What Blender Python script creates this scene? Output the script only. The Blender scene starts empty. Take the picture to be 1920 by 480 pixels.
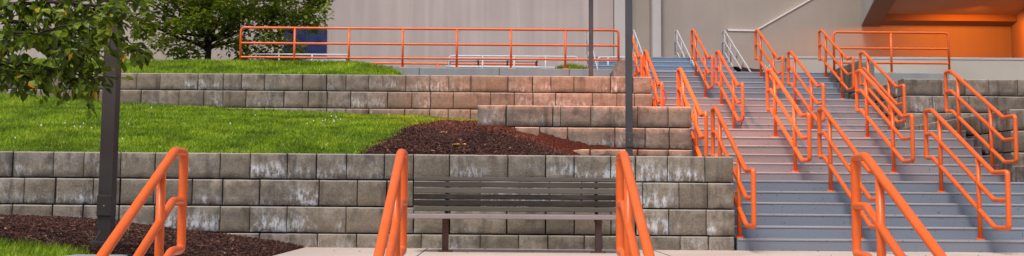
import bpy, math, random
from mathutils import Vector, Matrix, noise as mnoise
R = math.radians
random.seed(7)
SC = bpy.context.scene
COL = SC.collection
# ------------------------------------------------------------------ camera
PIT, RHO, EYE, FPX = 0.09, 0.0075, 0.6502, 2091.64
cd = bpy.data.cameras.new('camera'); cam = bpy.data.objects.new('camera', cd); COL.objects.link(cam)
cd.sensor_width = 36; cd.lens = FPX/1920*36; cd.shift_x = 0.0108; cd.shift_y = -0.0316
cd.clip_start = 0.1; cd.clip_end = 900
cam.matrix_world = Matrix.Translation((0, 0, EYE)) @ Matrix.Rotation(math.pi/2+PIT, 4, 'X') @ Matrix.Rotation(RHO, 4, 'Z')
SC.camera = cam
# ------------------------------------------------------------------ world, sun, exposure
w = bpy.data.worlds.new('World'); SC.world = w; w.use_nodes = True
nt = w.node_tree; bg = nt.nodes['Background']
sky = nt.nodes.new('ShaderNodeTexSky'); sky.sky_type = 'NISHITA'; sky.sun_disc = False
SUN_EL, SUN_AZ = R(60), R(205)      # azimuth clockwise from +Y: behind the camera, a little to the left
sky.sun_elevation = SUN_EL; sky.sun_rotation = SUN_AZ; sky.air_density = 0.7; sky.dust_density = 3.0; sky.ozone_density = 0.6
nt.links.new(sky.outputs[0], bg.inputs[0]); bg.inputs[1].default_value = 0.115
sl = bpy.data.lights.new('sun', 'SUN'); sl.energy = 1.5; sl.angle = R(16); sl.color = (1, .95, .88)
so = bpy.data.objects.new('sun', sl); COL.objects.link(so)
sd = Vector((math.sin(SUN_AZ)*math.cos(SUN_EL), math.cos(SUN_AZ)*math.cos(SUN_EL), math.sin(SUN_EL)))
so.rotation_euler = sd.to_track_quat('Z', 'Y').to_euler(); so.location = sd*40
SC.view_settings.view_transform = 'Standard'; SC.view_settings.look = 'None'
SC.view_settings.exposure = 0.68; SC.view_settings.gamma = 1
SC.view_settings.use_curve_mapping = False

# ------------------------------------------------------------------ helpers
def px(x, Y, h=1.0):           # measured abscissa in the photograph -> world X at depth Y, height h
    d = Y*math.cos(PIT)+(h-EYE)*math.sin(PIT); v = -(-Y*math.sin(PIT)+(h-EYE)*math.cos(PIT))*FPX/d
    return (x-939.2+v*RHO)*d/FPX
def hy(x, y, Y):               # measured point in the photograph at depth Y -> world height
    h = 1.0
    for _ in range(8):
        X = px(x, Y, h); d = Y*math.cos(PIT)+(h-EYE)*math.sin(PIT)
        v = (y-179.3-X*FPX/d*RHO)/FPX*d
        h = EYE+(Y*math.sin(PIT)-v)/math.cos(PIT)
    return h
def tag(o, label=None, cat=None, group=None, kind=None):
    if label: o['label'] = label
    if cat: o['category'] = cat
    if group: o['group'] = group
    if kind: o['kind'] = kind
    return o
def thing(name, label, cat, loc=(0, 0, 0), group=None):
    o = bpy.data.objects.new(name, None); o.location = loc; o.empty_display_size = .2; COL.objects.link(o)
    return tag(o, label, cat, group)
class MB:
    def __init__(s): s.v = []; s.f = []; s.m = []; s.tone = []; s.uv = []; s.sm = []
    def face(s, idx, m=0, tone=0.5, uv=None, smooth=False):
        s.f.append(tuple(idx)); s.m.append(m); s.tone.append(tone); s.uv.append(uv or [(0, 0)]*len(idx)); s.sm.append(smooth)
    def quad(s, a, b, c, d, m=0, tone=.5, uv=None):
        n = len(s.v); s.v += [tuple(a), tuple(b), tuple(c), tuple(d)]; s.face((n, n+1, n+2, n+3), m, tone, uv)
    def box(s, x0, x1, y0, y1, z0, z1, m=0, tone=.5, ch=0.0):
        if ch <= 0:
            n = len(s.v)
            s.v += [(x0,y0,z0),(x1,y0,z0),(x1,y1,z0),(x0,y1,z0),(x0,y0,z1),(x1,y0,z1),(x1,y1,z1),(x0,y1,z1)]
            for q in ((0,3,2,1),(4,5,6,7),(0,1,5,4),(1,2,6,5),(2,3,7,6),(3,0,4,7)): s.face([n+i for i in q], m, tone)
        else:
            import bmesh
            bm = bmesh.new(); bmesh.ops.create_cube(bm, size=1)
            for v in bm.verts:
                v.co = Vector(((x0+x1)/2+v.co.x*(x1-x0), (y0+y1)/2+v.co.y*(y1-y0), (z0+z1)/2+v.co.z*(z1-z0)))
            bmesh.ops.bevel(bm, geom=bm.edges[:], offset=ch, segments=2, affect='EDGES', profile=.5)
            bm.verts.index_update(); n = len(s.v); s.v += [tuple(v.co) for v in bm.verts]
            for f in bm.faces: s.face([n+v.index for v in f.verts], m, tone)
            bm.free()
    def xform(s, M, start=0):
        for i in range(start, len(s.v)): s.v[i] = tuple(M @ Vector(s.v[i]))
    def tube(s, pts, r, closed=False, n=12, fil=0.0, m=0, caps=True, r1=None):
        P = [Vector(p) for p in pts]
        if fil > 0:
            Q = []; N = len(P)
            for i in range(N):
                if not closed and i in (0, N-1): Q.append(P[i]); continue
                a, b, c = P[i-1], P[i], P[(i+1) % N]
                u = (a-b); lu = u.length; u.normalize(); q = (c-b); lq = q.length; q.normalize()
                d = min(fil, lu*.45, lq*.45)
                ang = u.angle(q)
                if ang > 3.0: Q.append(b); continue
                p0, p1 = b+u*d, b+q*d
                for k in range(6):
                    t = k/5; Q.append((1-t)**2*p0+2*t*(1-t)*b+t*t*p1)
            P = Q
        N = len(P); rings = []; prev = None; base = len(s.v)
        for i in range(N):
            if closed: t = (P[(i+1) % N]-P[i-1])
            else: t = P[min(i+1, N-1)]-P[max(i-1, 0)]
            t.normalize()
            if prev is None:
                up = Vector((0, 0, 1)) if abs(t.z) < .9 else Vector((1, 0, 0))
                nrm = (up-t*up.dot(t)).normalized()
            else:
                nrm = (prev-t*prev.dot(t)).normalized()
            prev = nrm; b = t.cross(nrm); ring = []
            rr = r if r1 is None else r+(r1-r)*i/(N-1)
            for k in range(n):
                a = 2*math.pi*k/n; ring.append(len(s.v)); s.v.append(tuple(P[i]+(nrm*math.cos(a)+b*math.sin(a))*rr))
            rings.append(ring)
        if closed:
            # find best offset for closing ring
            r0, rl = rings[0], rings[-1]
            v0 = Vector(s.v[r0[0]]); best = min(range(n), key=lambda k: (Vector(s.v[rl[k]])-v0).length)
            for i in range(N-1):
                for k in range(n): s.face((rings[i][k], rings[i][(k+1)%n], rings[i+1][(k+1)%n], rings[i+1][k]), m, .5, None, True)
            for k in range(n): s.face((rl[(k+best)%n], rl[(k+1+best)%n], r0[(k+1)%n], r0[k]), m, .5, None, True)
        else:
            for i in range(N-1):
                for k in range(n): s.face((rings[i][k], rings[i][(k+1)%n], rings[i+1][(k+1)%n], rings[i+1][k]), m, .5, None, True)
            if caps:
                s.face(tuple(reversed(rings[0])), m); s.face(tuple(rings[-1]), m)
    def build(s, name, mats, parent=None, origin=None):
        me = bpy.data.meshes.new(name); V = s.v
        if parent is not None:
            L = Vector(parent.get('_wl', parent.location)); V = [(a-L.x, b-L.y, c-L.z) for a, b, c in V]
        me.from_pydata(V, [], s.f)
        for mt in (mats if isinstance(mats, (list, tuple)) else [mats]): me.materials.append(mt)
        me.polygons.foreach_set('material_index', s.m); me.polygons.foreach_set('use_smooth', s.sm)
        at = me.attributes.new('tone', 'FLOAT', 'FACE'); at.data.foreach_set('value', s.tone)
        uvl = me.uv_layers.new(name='UVMap'); fl = [c for u in s.uv for p in u for c in p]; uvl.data.foreach_set('uv', fl)
        me.update(); o = bpy.data.objects.new(name, me); COL.objects.link(o)
        if parent is not None: o.parent = parent
        return o
def sub(o, parent):            # parent a sub-part that was built in world space under a part of a thing at the origin
    o.parent = parent; return o

# ------------------------------------------------------------------ materials
def mat(name, base=(.5,.5,.5), rough=.7, metal=0, build=None, spec=.5):
    m = bpy.data.materials.new(name); m.use_nodes = True; t = m.node_tree; b = t.nodes['Principled BSDF']
    b.inputs['Base Color'].default_value = (*base, 1); b.inputs['Roughness'].default_value = rough; b.inputs['Metallic'].default_value = metal
    b.inputs['Specular IOR Level'].default_value = spec
    if build: build(t, b)
    return m
class NG:
    def __init__(s, t): s.t = t
    def n(s, ty, **k):
        nd = s.t.nodes.new(ty)
        for a, v in k.items():
            if a.startswith('i_'):
                nd.inputs[a[2:].replace('_', ' ')].default_value = v
            else: setattr(nd, a, v)
        return nd
    def l(s, a, b): s.t.links.new(a, b)
    def co(s, scale=(1,1,1), kind='Object'):
        tc = s.n('ShaderNodeTexCoord'); mp = s.n('ShaderNodeMapping'); mp.inputs['Scale'].default_value = scale
        s.l(tc.outputs[kind], mp.inputs[0]); return mp.outputs[0]
    def noise(s, co, scale, det=4, rough=.55):
        x = s.n('ShaderNodeTexNoise'); x.inputs['Scale'].default_value = scale; x.inputs['Detail'].default_value = det; x.inputs['Roughness'].default_value = rough
        s.l(co, x.inputs['Vector']); return x.outputs['Fac']
    def ramp(s, fac, stops, interp='LINEAR'):
        r = s.n('ShaderNodeValToRGB'); r.color_ramp.interpolation = interp
        e = r.color_ramp.elements
        while len(e) > 1: e.remove(e[-1])
        e[0].position = stops[0][0]; e[0].color = (*stops[0][1], 1)
        for p, c in stops[1:]:
            q = e.new(p); q.color = (*c, 1)
        s.l(fac, r.inputs[0]); return r.outputs[0]
    def mr(s, v, a, b, c=0., d=1.):
        x = s.n('ShaderNodeMapRange'); x.inputs[1].default_value = a; x.inputs[2].default_value = b; x.inputs[3].default_value = c; x.inputs[4].default_value = d
        s.l(v, x.inputs[0]); return x.outputs[0]
    def math(s, op, a, b):
        x = s.n('ShaderNodeMath', operation=op)
        for i, v in enumerate((a, b)):
            if isinstance(v, (int, float)): x.inputs[i].default_value = v
            else: s.l(v, x.inputs[i])
        return x.outputs[0]
    def mix(s, f, a, b, mode='MIX'):
        x = s.n('ShaderNodeMix', data_type='RGBA', blend_type=mode)
        for i, v in ((0, f), (6, a), (7, b)):
            if isinstance(v, (int, float)): x.inputs[i].default_value = v
            elif isinstance(v, tuple): x.inputs[i].default_value = (*v, 1)
            else: s.l(v, x.inputs[i])
        return x.outputs[2]
    def attr(s, nm='tone'):
        x = s.n('ShaderNodeAttribute', attribute_name=nm); return x.outputs['Fac']
    def bump(s, h, b, st=.3, dist=.02):
        x = s.n('ShaderNodeBump'); x.inputs['Strength'].default_value = st; x.inputs['Distance'].default_value = dist
        s.l(h, x.inputs['Height']); s.l(x.outputs[0], b.inputs['Normal'])

def block_mat(name, c0, c1, eff=1.0, moss=0.0):
    def bd(t, b):
        g = NG(t); co = g.co()
        tone = g.attr(); fine = g.noise(co, 55, 5, .7); mid = g.noise(co, 7, 5, .6); big = g.noise(co, 1.3, 3)
        col = g.mix(tone, c0, c1)
        col = g.mix(g.mr(mid, .38, .66), col, (c0[0]*.55, c0[1]*.50, c0[2]*.45))
        col = g.mix(g.mr(big, .42, .62, 0, .65), col, (c0[0]*.55, c0[1]*.52, c0[2]*.46))
        col = g.mix(g.mr(fine, .3, .75, .0, .55), col, (c1[0]*1.2, c1[1]*1.15, c1[2]*1.08))
        pits = g.noise(co, 90, 2, .5); col = g.mix(g.mr(pits, .62, .68, 0, .6), col, (.03, .028, .025))
        hue = g.noise(g.co((.45, .45, 1.2)), 1.0, 3); col = g.mix(g.mr(hue, .38, .62, 0, .5), col, g.mix(.5, col, (.30, .23, .15)))
        hue2 = g.noise(g.co((.8, .8, 2.5)), 1.7, 4); col = g.mix(g.mr(hue2, .52, .70, 0, .55), col, (.085, .075, .062))
        # pale lime bloom running down the faces, strongest low on a block
        tc = g.n('ShaderNodeUVMap', uv_map='UVMap'); sp = g.n('ShaderNodeSeparateXYZ'); g.l(tc.outputs[0], sp.inputs[0])
        st = g.noise(g.co((15, 15, 6.5)), 1.0, 8, .78); pat = g.noise(g.co((1, 1, 1.6)), 1.15, 3)
        low = g.mr(sp.outputs[1], .9, .25, .10, 1.0)
        wm = g.math('MULTIPLY', g.mr(st, .47, .63), g.math('MULTIPLY', low, g.math('MULTIPLY', g.mr(pat, .44, .58), g.mr(tone, .15, .55))))
        wm = g.math('MINIMUM', g.math('MULTIPLY', wm, eff), .9)
        col = g.mix(wm, col, (.60, .62, .64))
        # dark damp stains from the top edge
        ds = g.noise(g.co((5, 5, 2.0)), 1.0, 4, .6)
        dm = g.math('MULTIPLY', g.mr(ds, .52, .66), g.mr(sp.outputs[1], .35, .95, 0, .75))
        col = g.mix(dm, col, (.05, .043, .035))
        run = g.noise(g.co((4.5, 4.5, .55)), 1.0, 5, .65); col = g.mix(g.mr(run, .54, .68, 0, .6), col, (.055, .047, .038))
        ed = g.mr(sp.outputs[1], .945, .985, 0, .75); col = g.mix(ed, col, (.44, .40, .35))  # pale band paints the light catching each block's top edge
        if moss: col = g.mix(g.math('MULTIPLY', g.mr(big, .4, .6), moss), col, (.10, .09, .035))
        g.l(col, b.inputs['Base Color'])
        hh = g.math('ADD', g.math('MULTIPLY', fine, .6), mid); g.bump(hh, b, .7, .018)
    return mat(name, rough=.92, build=bd, spec=.25)
M = {}
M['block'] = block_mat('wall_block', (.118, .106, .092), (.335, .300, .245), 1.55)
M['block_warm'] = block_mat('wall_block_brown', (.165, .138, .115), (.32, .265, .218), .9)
M['joint'] = mat('joint_dark', (.018, .016, .014), .95)
def concrete(name, c, streak=0.25, rough=.85, speck=.0, scale=1.0):
    def bd(t, b):
        g = NG(t); co = g.co()
        big = g.noise(co, .5*scale, 4); st = g.noise(g.co((3.2, 3.2, .12)), 1.0, 5, .6); fine = g.noise(co, 60, 4, .65)
        col = g.mix(g.mr(big, .3, .7), tuple(v*.9 for v in c), tuple(v*1.08 for v in c))
        col = g.mix(g.mr(st, .45, .72, 0, streak), col, tuple(v*1.35 for v in c))
        st2 = g.noise(g.co((1.7, 1.7, .08)), 1.0, 5, .6)
        col = g.mix(g.mr(st2, .5, .75, 0, streak), col, tuple(v*.66 for v in c))
        col = g.mix(g.mr(fine, .35, .7, 0, .25), col, tuple(v*.8 for v in c))
        if speck:
            sp = g.noise(co, 26, 2, .5); col = g.mix(g.mr(sp, .66, .70, 0, speck), col, (.07, .05, .04))
        g.l(col, b.inputs['Base Color']); g.bump(fine, b, .25, .006)
    return mat(name, c, rough, build=bd, spec=.25)
M['bwall'] = concrete('building_concrete_pinkish', (.43, .36, .33), .5)
M['bwall2'] = concrete('building_concrete_grey', (.345, .295, .25), .12)
M['bwall3'] = concrete('building_concrete_pale', (.47, .43, .40), .15)
M['parapet'] = concrete('parapet_concrete', (.49, .445, .375), .08)
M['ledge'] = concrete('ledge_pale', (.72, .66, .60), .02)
M['beam'] = concrete('shaded_beam_brown', (.20, .125, .08), .02)  # darkened so the shade under the canopy sits in the colour
M['curb'] = concrete('slab_edge_concrete', (.27, .285, .285), .45, speck=.3)
M['plaza'] = concrete('plaza_concrete', (.56, .45, .38), .0, speck=.5, scale=2)
M['orange_c'] = concrete('soffit_concrete', (.36, .27, .20), .05)
def step_mat(name, c, dark, blue=.0):
    def bd(t, b):
        g = NG(t); co = g.co(); tone = g.attr()
        big = g.noise(g.co((.8, .8, 3)), 1.2, 4); fine = g.noise(co, 70, 4, .7)
        col = g.mix(tone, tuple(v*.88 for v in c), tuple(v*1.1 for v in c))
        col = g.mix(g.mr(big, .4, .7, 0, .5), col, dark)
        sp = g.noise(g.co((1, 1, .7)), 17, 3, .6); col = g.mix(g.mr(sp, .68, .72, 0, .8), col, (.09, .06, .05))
        sp2 = g.noise(g.co((1, 1, .6)), 34, 2, .6); col = g.mix(g.mr(sp2, .68, .72, 0, .7), col, (.06, .05, .05))
        col = g.mix(g.mr(fine, .4, .75, 0, .3), col, tuple(min(1, v*1.5) for v in c))
        g.l(col, b.inputs['Base Color']); g.bump(fine, b, .3, .006)
    return mat(name, c, .8, build=bd, spec=.3)
M['step_blue'] = step_mat('step_blue_grey', (.195, .222, .262), (.155, .165, .19))
M['step_deep'] = step_mat('step_deep_blue', (.165, .235, .325), (.15, .20, .26))
M['step_warm_lit'] = step_mat('step_grey_warm_lit', (.245, .222, .228), (.20, .175, .185))  # blue-grey steps with the lamp's warm tint put into the base colour
M['nosing'] = step_mat('worn_nosing', (.30, .285, .29), (.20, .195, .205))
def paint(name, c, rough=.35, dirt=.25):
    def bd(t, b):
        g = NG(t); co = g.co(); n1 = g.noise(co, 4, 4); n2 = g.noise(co, 30, 3)
        col = g.mix(g.mr(n1, .35, .7, 0, dirt), c, tuple(v*.78 for v in c))
        col = g.mix(g.mr(n2, .60, .75, 0, dirt), col, tuple(v*.6 for v in c))
        n3 = g.noise(g.co((1, 1, .6)), 21, 5, .7); col = g.mix(g.mr(n3, .66, .70, 0, dirt*2.4), col, (.10, .045, .03))
        n4 = g.noise(co, 1.6, 3); col = g.mix(g.mr(n4, .42, .68, 0, dirt*1.3), col, tuple(min(.9, v*1.0+.05) for v in c))
        g.l(col, b.inputs['Base Color']); g.l(g.mr(n1, .3, .7, rough*.8, rough*1.5), b.inputs['Roughness']); g.bump(n2, b, .08, .003)
    return mat(name, c, rough, build=bd)
M['orange'] = paint('orange_paint', (.80, .128, .010), .33, .28)
M['silver'] = paint('galvanised_steel', (.46, .43, .42), .4, .25)
M['pipe'] = paint('pale_pipe', (.56, .54, .53), .4, .15)
M['silver2'] = paint('aluminium_planks', (.50, .52, .56), .35, .3)
M['bronze'] = paint('dark_bronze_paint', (.042, .029, .025), .5, .3)
M['greypole'] = paint('grey_pole_paint', (.050, .045, .050), .5, .3)
M['navy'] = paint('navy_door', (.006, .014, .085), .75, .2)
M['navytarp'] = mat('navy_tarp', (.02, .025, .05), .6)
M['red'] = mat('red_tape', (.45, .02, .01), .5)
M['rust'] = paint('rusty_steel', (.085, .035, .025), .75, .5)
def wood():
    def bd(t, b):
        g = NG(t); tone = g.attr(); gr = g.noise(g.co((1.2, 14, 14)), 6, 6, .7); big = g.noise(g.co((1, 3, 3)), 1.5, 3)
        col = g.mix(tone, (.018, .014, .011), (.165, .143, .115))
        col = g.mix(g.mr(gr, .40, .7, 0, .5), col, (.085, .07, .058))
        col = g.mix(g.mr(big, .5, .7, 0, .2), col, (.20, .17, .14))
        g.l(col, b.inputs['Base Color']); g.bump(gr, b, .5, .006)
    return mat('weathered_wood', rough=.8, build=bd, spec=.3)
M['wood'] = wood()
M['seatedge'] = paint('worn_seat_edge', (.27, .22, .21), .6, .4)
def lawn_mat():
    def bd(t, b):
        g = NG(t); co = g.co(); n = g.noise(co, 3, 5, .7); f = g.noise(co, 80, 3, .7); mask = g.attr('mulch')
        gc = g.ramp(n, [(.3, (.08, .13, .008)), (.7, (.16, .24, .015))])
        gc = g.mix(g.mr(f, .35, .7, 0, .6), gc, (.02, .04, .004))
        mc = g.ramp(g.noise(g.co((1, 1, 1)), 45, 5, .75), [(.3, (.012, .005, .004)), (.52, (.045, .017, .012)), (.72, (.12, .05, .035))])
        en = g.math('ADD', mask, g.math('MULTIPLY', g.math('SUBTRACT', g.noise(co, 5, 4, .6), .5), .8))
        col = g.mix(g.mr(en, .42, .58), gc, mc)
        g.l(col, b.inputs['Base Color']); g.bump(g.noise(co, 45, 5, .75), b, .9, .03)
    return mat('lawn_and_mulch_soil', rough=.95, build=bd, spec=.15)
M['soil'] = lawn_mat()
def tonecol(name, stops, rough=.6, trans=0.0, nscale=0):
    def bd(t, b):
        g = NG(t); f = g.attr()
        col = g.ramp(f, stops)
        if nscale: col = g.mix(g.mr(g.noise(g.co(), nscale, 3), .35, .65, 0, .55), col, tuple(v*.5 for v in stops[0][1]))
        g.l(col, b.inputs['Base Color'])
        if trans:
            tr = g.n('ShaderNodeBsdfTranslucent'); g.l(col, tr.inputs[0]); mx = g.n('ShaderNodeMixShader'); mx.inputs[0].default_value = trans
            out = t.nodes['Material Output']; g.l(b.outputs[0], mx.inputs[1]); g.l(tr.outputs[0], mx.inputs[2]); g.l(mx.outputs[0], out.inputs[0])
    return mat(name, rough=rough, build=bd, spec=.3)
M['grass'] = tonecol('grass_blades', [(0, (.085, .17, .006)), (.5, (.30, .47, .010)), (.85, (.48, .62, .020)), (1, (.42, .42, .08))], .5, .3, 1.4)
M['chips'] = tonecol('mulch_chips', [(0, (.012, .005, .004)), (.5, (.060, .022, .015)), (.85, (.14, .055, .036)), (.97, (.20, .10, .06)), (1, (.42, .28, .13))], .85)
M['leaf'] = tonecol('leaves_near', [(0, (.035, .065, .007)), (.5, (.145, .21, .014)), (.85, (.32, .40, .03)), (.96, (.28, .44, .09)), (1, (.60, .28, .02))], .40, .42)
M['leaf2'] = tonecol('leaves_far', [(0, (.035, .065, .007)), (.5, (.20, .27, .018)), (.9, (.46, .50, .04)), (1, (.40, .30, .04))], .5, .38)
M['bark'] = concrete('bark', (.035, .025, .02), .3)
M['flower'] = mat('clover_heads', (.75, .75, .65), .7)
M['dryleaf'] = mat('dry_leaf', (.55, .27, .06), .7)
M['dry'] = mat('dry_stalks', (.30, .20, .10), .8)

# ------------------------------------------------------------------ levels and flights
ZF = [14.010, 17.043, 21.508, 24.483]      # first riser of each of the four flights
XL, XR = 2.93, 7.74
TRD, RIS = .30, .15
# ground sheet
g = MB(); g.quad((-400, -300, -.95), (400, -300, -.95), (400, 500, -.95), (-400, 500, -.95)); tag(g.build('ground', M['plaza']), kind='structure')
g = MB(); g.box(-9, 13, 7.42, 14.02, -.94, 0); tag(g.build('plaza_pavement', M['plaza']), kind='structure')
# joints tooled in the pavement
g = MB()
for xx in (-.9, 1.9, 4.7): g.box(xx, xx+.012, 7.5, 13.97, 0, .002)
tag(g.build('pavement_joint', M['joint']), kind='structure')
def flight(z0, hb, mname, label, x0=XL+.03, x1=XR, n=6, tread=TRD, group='concrete stair flights'):
    t = thing('stair_flight', label, 'stairs', ((x0+x1)/2, z0, hb), group)
    for k in range(n):
        z = z0+k*tread; h0 = hb+k*RIS; h1 = h0+RIS; s = MB(); N = max(2, int((x1-x0)/.25)); rnd = random.random()
        prof = [(z, h0-.02), (z-.0, h1-.030), (z-.008, h1-.024), (z-.008, h1-.010), (z-.002, h1), (z+tread+.03, h1)]
        for i in range(N):
            a, b = x0+(x1-x0)*i/N, x0+(x1-x0)*(i+1)/N
            for j in range(5):
                (za, ha), (zb, hb_) = prof[j], prof[j+1]
                def jit(x): return .0035*mnoise.noise(Vector((x*6, z*5, h1*9))) if j in (1, 2, 3) else 0
                s.quad((a, za+jit(a), ha), (b, za+jit(b), ha), (b, zb+jit(b), hb_), (a, zb+jit(a), hb_), 1 if j in (2, 3) else 0, rnd)
        for x, fl in ((x0, 1), (x1, -1)):
            s.quad((x, z, h0-.02), (x, z+tread+.03, h0-.02), (x, z+tread+.03, h1), (x, z, h1), 0, rnd)
        s.build('step', [M[mname], M['nosing']], t)
    return t
flight(7.42-6*TRD, -.90, 'step_blue', 'stair flight at the very bottom leading down from the pavement towards the viewer', -2.6, XR)
flight(ZF[0], 0, 'step_blue', 'lowest long flight of blue-grey steps rising from the pavement beside the bench wall')
flight(ZF[1], .9, 'step_warm_lit', 'second flight of lamp-tinted blue-grey steps, beside the middle block wall')
flight(ZF[2], 1.8, 'step_warm_lit', 'third flight of lamp-tinted blue-grey steps, beside the upper block wall lit orange')
flight(ZF[3], 2.7, 'step_blue', 'fourth flight of blue-grey steps just below the top landing')
flight(27.1, 3.6, 'step_deep', 'short deep blue flight at the very top between silver rails', 2.2, 5.75, 4, .33)
for i, (z, h) in enumerate(((ZF[0]+1.8, .9), (ZF[1]+1.8, 1.8), (ZF[2]+1.8, 2.7))):
    s = MB(); s.box(XL+.03, XR, z+.02, ZF[i+1], h-.3, h-.003); tag(s.build('landing', M['step_blue']), kind='structure')
s = MB(); s.box(XL+.03, XR+.05, ZF[3]+1.82, 34, 3.3, 3.597); tag(s.build('top_landing', M['step_deep']), kind='structure')

# ------------------------------------------------------------------ block walls
def rnd_joints(a, b, rng, first=None):
    out = []; x = a
    while x < b-.5:
        x += rng.choice([.42, .46, .56, .70, .74]); 
        if x < b-.3: out.append(x)
    return out
def courses(mb, org, dr, nr, rows, depth=.34, setback=.012, rng=None, darks=()):
    """rows: list of (h0,h1,start,end,[joint distances]); org (x,y), dr unit direction, nr outward normal"""
    rng = rng or random.Random(3)
    for ri, (h0, h1, a, b, js) in enumerate(rows):
        off = -setback*(len(rows)-1-ri)*-1 if False else setback*(len(rows)-1-ri)
        ed = [a]+sorted(j for j in js if a+.12 < j < b-.12)+[b]
        for u0, u1 in zip(ed, ed[1:]):
            tone = rng.random(); jut = rng.uniform(-.013, .013); gap = .004+rng.random()**2*.007
            ua, ub = u0+gap, u1-gap; ha, hb = h0+.013, h1-.005
            nx = max(3, int((ub-ua)/.09)); nz = 4; ch = .016; sd = rng.random()*50
            dt = 0
            n = len(mb.v)
            us = [ua, ua+ch]+[ua+ch+(ub-ua-2*ch)*i/nx for i in range(1, nx)]+[ub-ch, ub]
            hs = [ha, ha+ch]+[ha+ch+(hb-ha-2*ch)*i/nz for i in range(1, nz)]+[hb-ch, hb]
            W = len(us)
            for j, h in enumerate(hs):
                for i, u in enumerate(us):
                    edge = (i in (0, W-1)) or (j in (0, len(hs)-1))
                    e2 = (i in (0, W-1)) and (j in (0, len(hs)-1))
                    d = off+jut - (ch*.95 if edge else 0) + (0 if edge else (.010*mnoise.noise(Vector((u*6+sd, h*6, sd)))+.004*mnoise.noise(Vector((u*17, h*17, sd)))))
                    uu = u + (.004*mnoise.noise(Vector((h*14, sd, u))) if edge else 0)
                    hh = h + (.003*mnoise.noise(Vector((u*11, sd, 3.1))) if edge else 0)
                    mb.v.append((org[0]+dr[0]*uu+nr[0]*d, org[1]+dr[1]*uu+nr[1]*d, hh))
            def uvp(i, j): return ((us[i]-ua), (hs[j]-ha)/(hb-ha))
            for j in range(len(hs)-1):
                for i in range(W-1):
                    q = (n+j*W+i, n+j*W+i+1, n+(j+1)*W+i+1, n+(j+1)*W+i)
                    mb.face(q, 0, tone, [uvp(i, j), uvp(i+1, j), uvp(i+1, j+1), uvp(i, j+1)], True)
            # top, bottom and two ends
            def P(u, d, h): return (org[0]+dr[0]*u+nr[0]*d, org[1]+dr[1]*u+nr[1]*d, h)
            d0, d1 = off+jut-ch*.95, -depth
            uv1 = [(0, 1)]*4; uv0 = [(0, .5)]*4
            mb.quad(P(ua, d0, hb), P(ub, d0, hb), P(ub, d1, hb), P(ua, d1, hb), 0, tone, uv0)
            mb.quad(P(ua, d1, ha), P(ub, d1, ha), P(ub, d0, ha), P(ua, d0, ha), 1, tone, uv0)
            mb.quad(P(ua, d1, ha), P(ua, d0, ha), P(ua, d0, hb), P(ua, d1, hb), 0, tone, uv0)
            mb.quad(P(ub, d0, ha), P(ub, d1, ha), P(ub, d1, hb), P(ub, d0, hb), 0, tone, uv0)
    # dark core behind the joints
    h0 = min(r[0] for r in rows); h1 = max(r[1] for r in rows); a = min(r[2] for r in rows)+.03; b = min(max(r[3] for r in rows), max(r[3] for r in rows))-.03
    def P(u, d, h): return (org[0]+dr[0]*u+nr[0]*d, org[1]+dr[1]*u+nr[1]*d, h)
    mb.quad(P(a, -.045, h0), P(b, -.045, h0), P(b, -.045, h1-.03), P(a, -.045, h1-.03), 1)
def front_rows(Y, top, joints_px, left, right, ch=.333, base_x=0):
    rows = []
    for i, jp in enumerate(joints_px):
        h1 = top-ch*i; h0 = h1-ch
        rows.append((h0, h1, left[i] if isinstance(left, (list, tuple)) else left, right, [px(j, Y, (h0+h1)/2) for j in jp]))
    return rows[::-1]
X1 = ([-60,23,99,156,225,290,345,412,469,538,593,649,720.5,775,843,952,1023,1077,1145,1192,1252,1322],
      [-20,45,104,174,225,288,360,417,486.5,598,670,725,775,843,900,975,1030,1090,1160,1205,1273,1327],
      [-50,23,99,156,223,290,345,413,469,538,649,735,775,843,950,1023,1077,1145,1192,1254,1324],
      [-20,45,104,174,225,288,360,417,486.5,595,669,724,790,840,900,972.5,1027,1095,1128,1205,1275,1327])
X2 = ([-110,-60,20,92,140,210,256,300,371,418,453,496,567,612,648.5,691,761,806,841,883,952,998.5,1033,1076,1145,1187],
      [-90,-30,30,75,150,185,264,336,382,418,461,532,578,613.5,657,727,772,807,850,920,964.5,999,1042,1111,1157,1190],
      [-110,-60,20,92,140,210,256,300,371,418,453,496,567,612,648.5,691,759,805,840,882,952,998.5,1033,1076,1145,1187],
      [-90,-30,30,75,150,185,264,336,382,418,461,532,578,613.5,657,727,772,807,850,920,964.5,999,1042,1111,1157,1190])
X15 = ([949,1037,1051,1108,1196,1253], [965,1011,1064.6,1153,1210,1255], [949,1037,1106,1195,1253], [965,1011,1065,1153,1210,1255])
def pad(js, Y, x0, rng):            # carry the bond on to the left, past the frame
    a = px(min(js), Y); out = list(js); x = a
    return out
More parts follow.
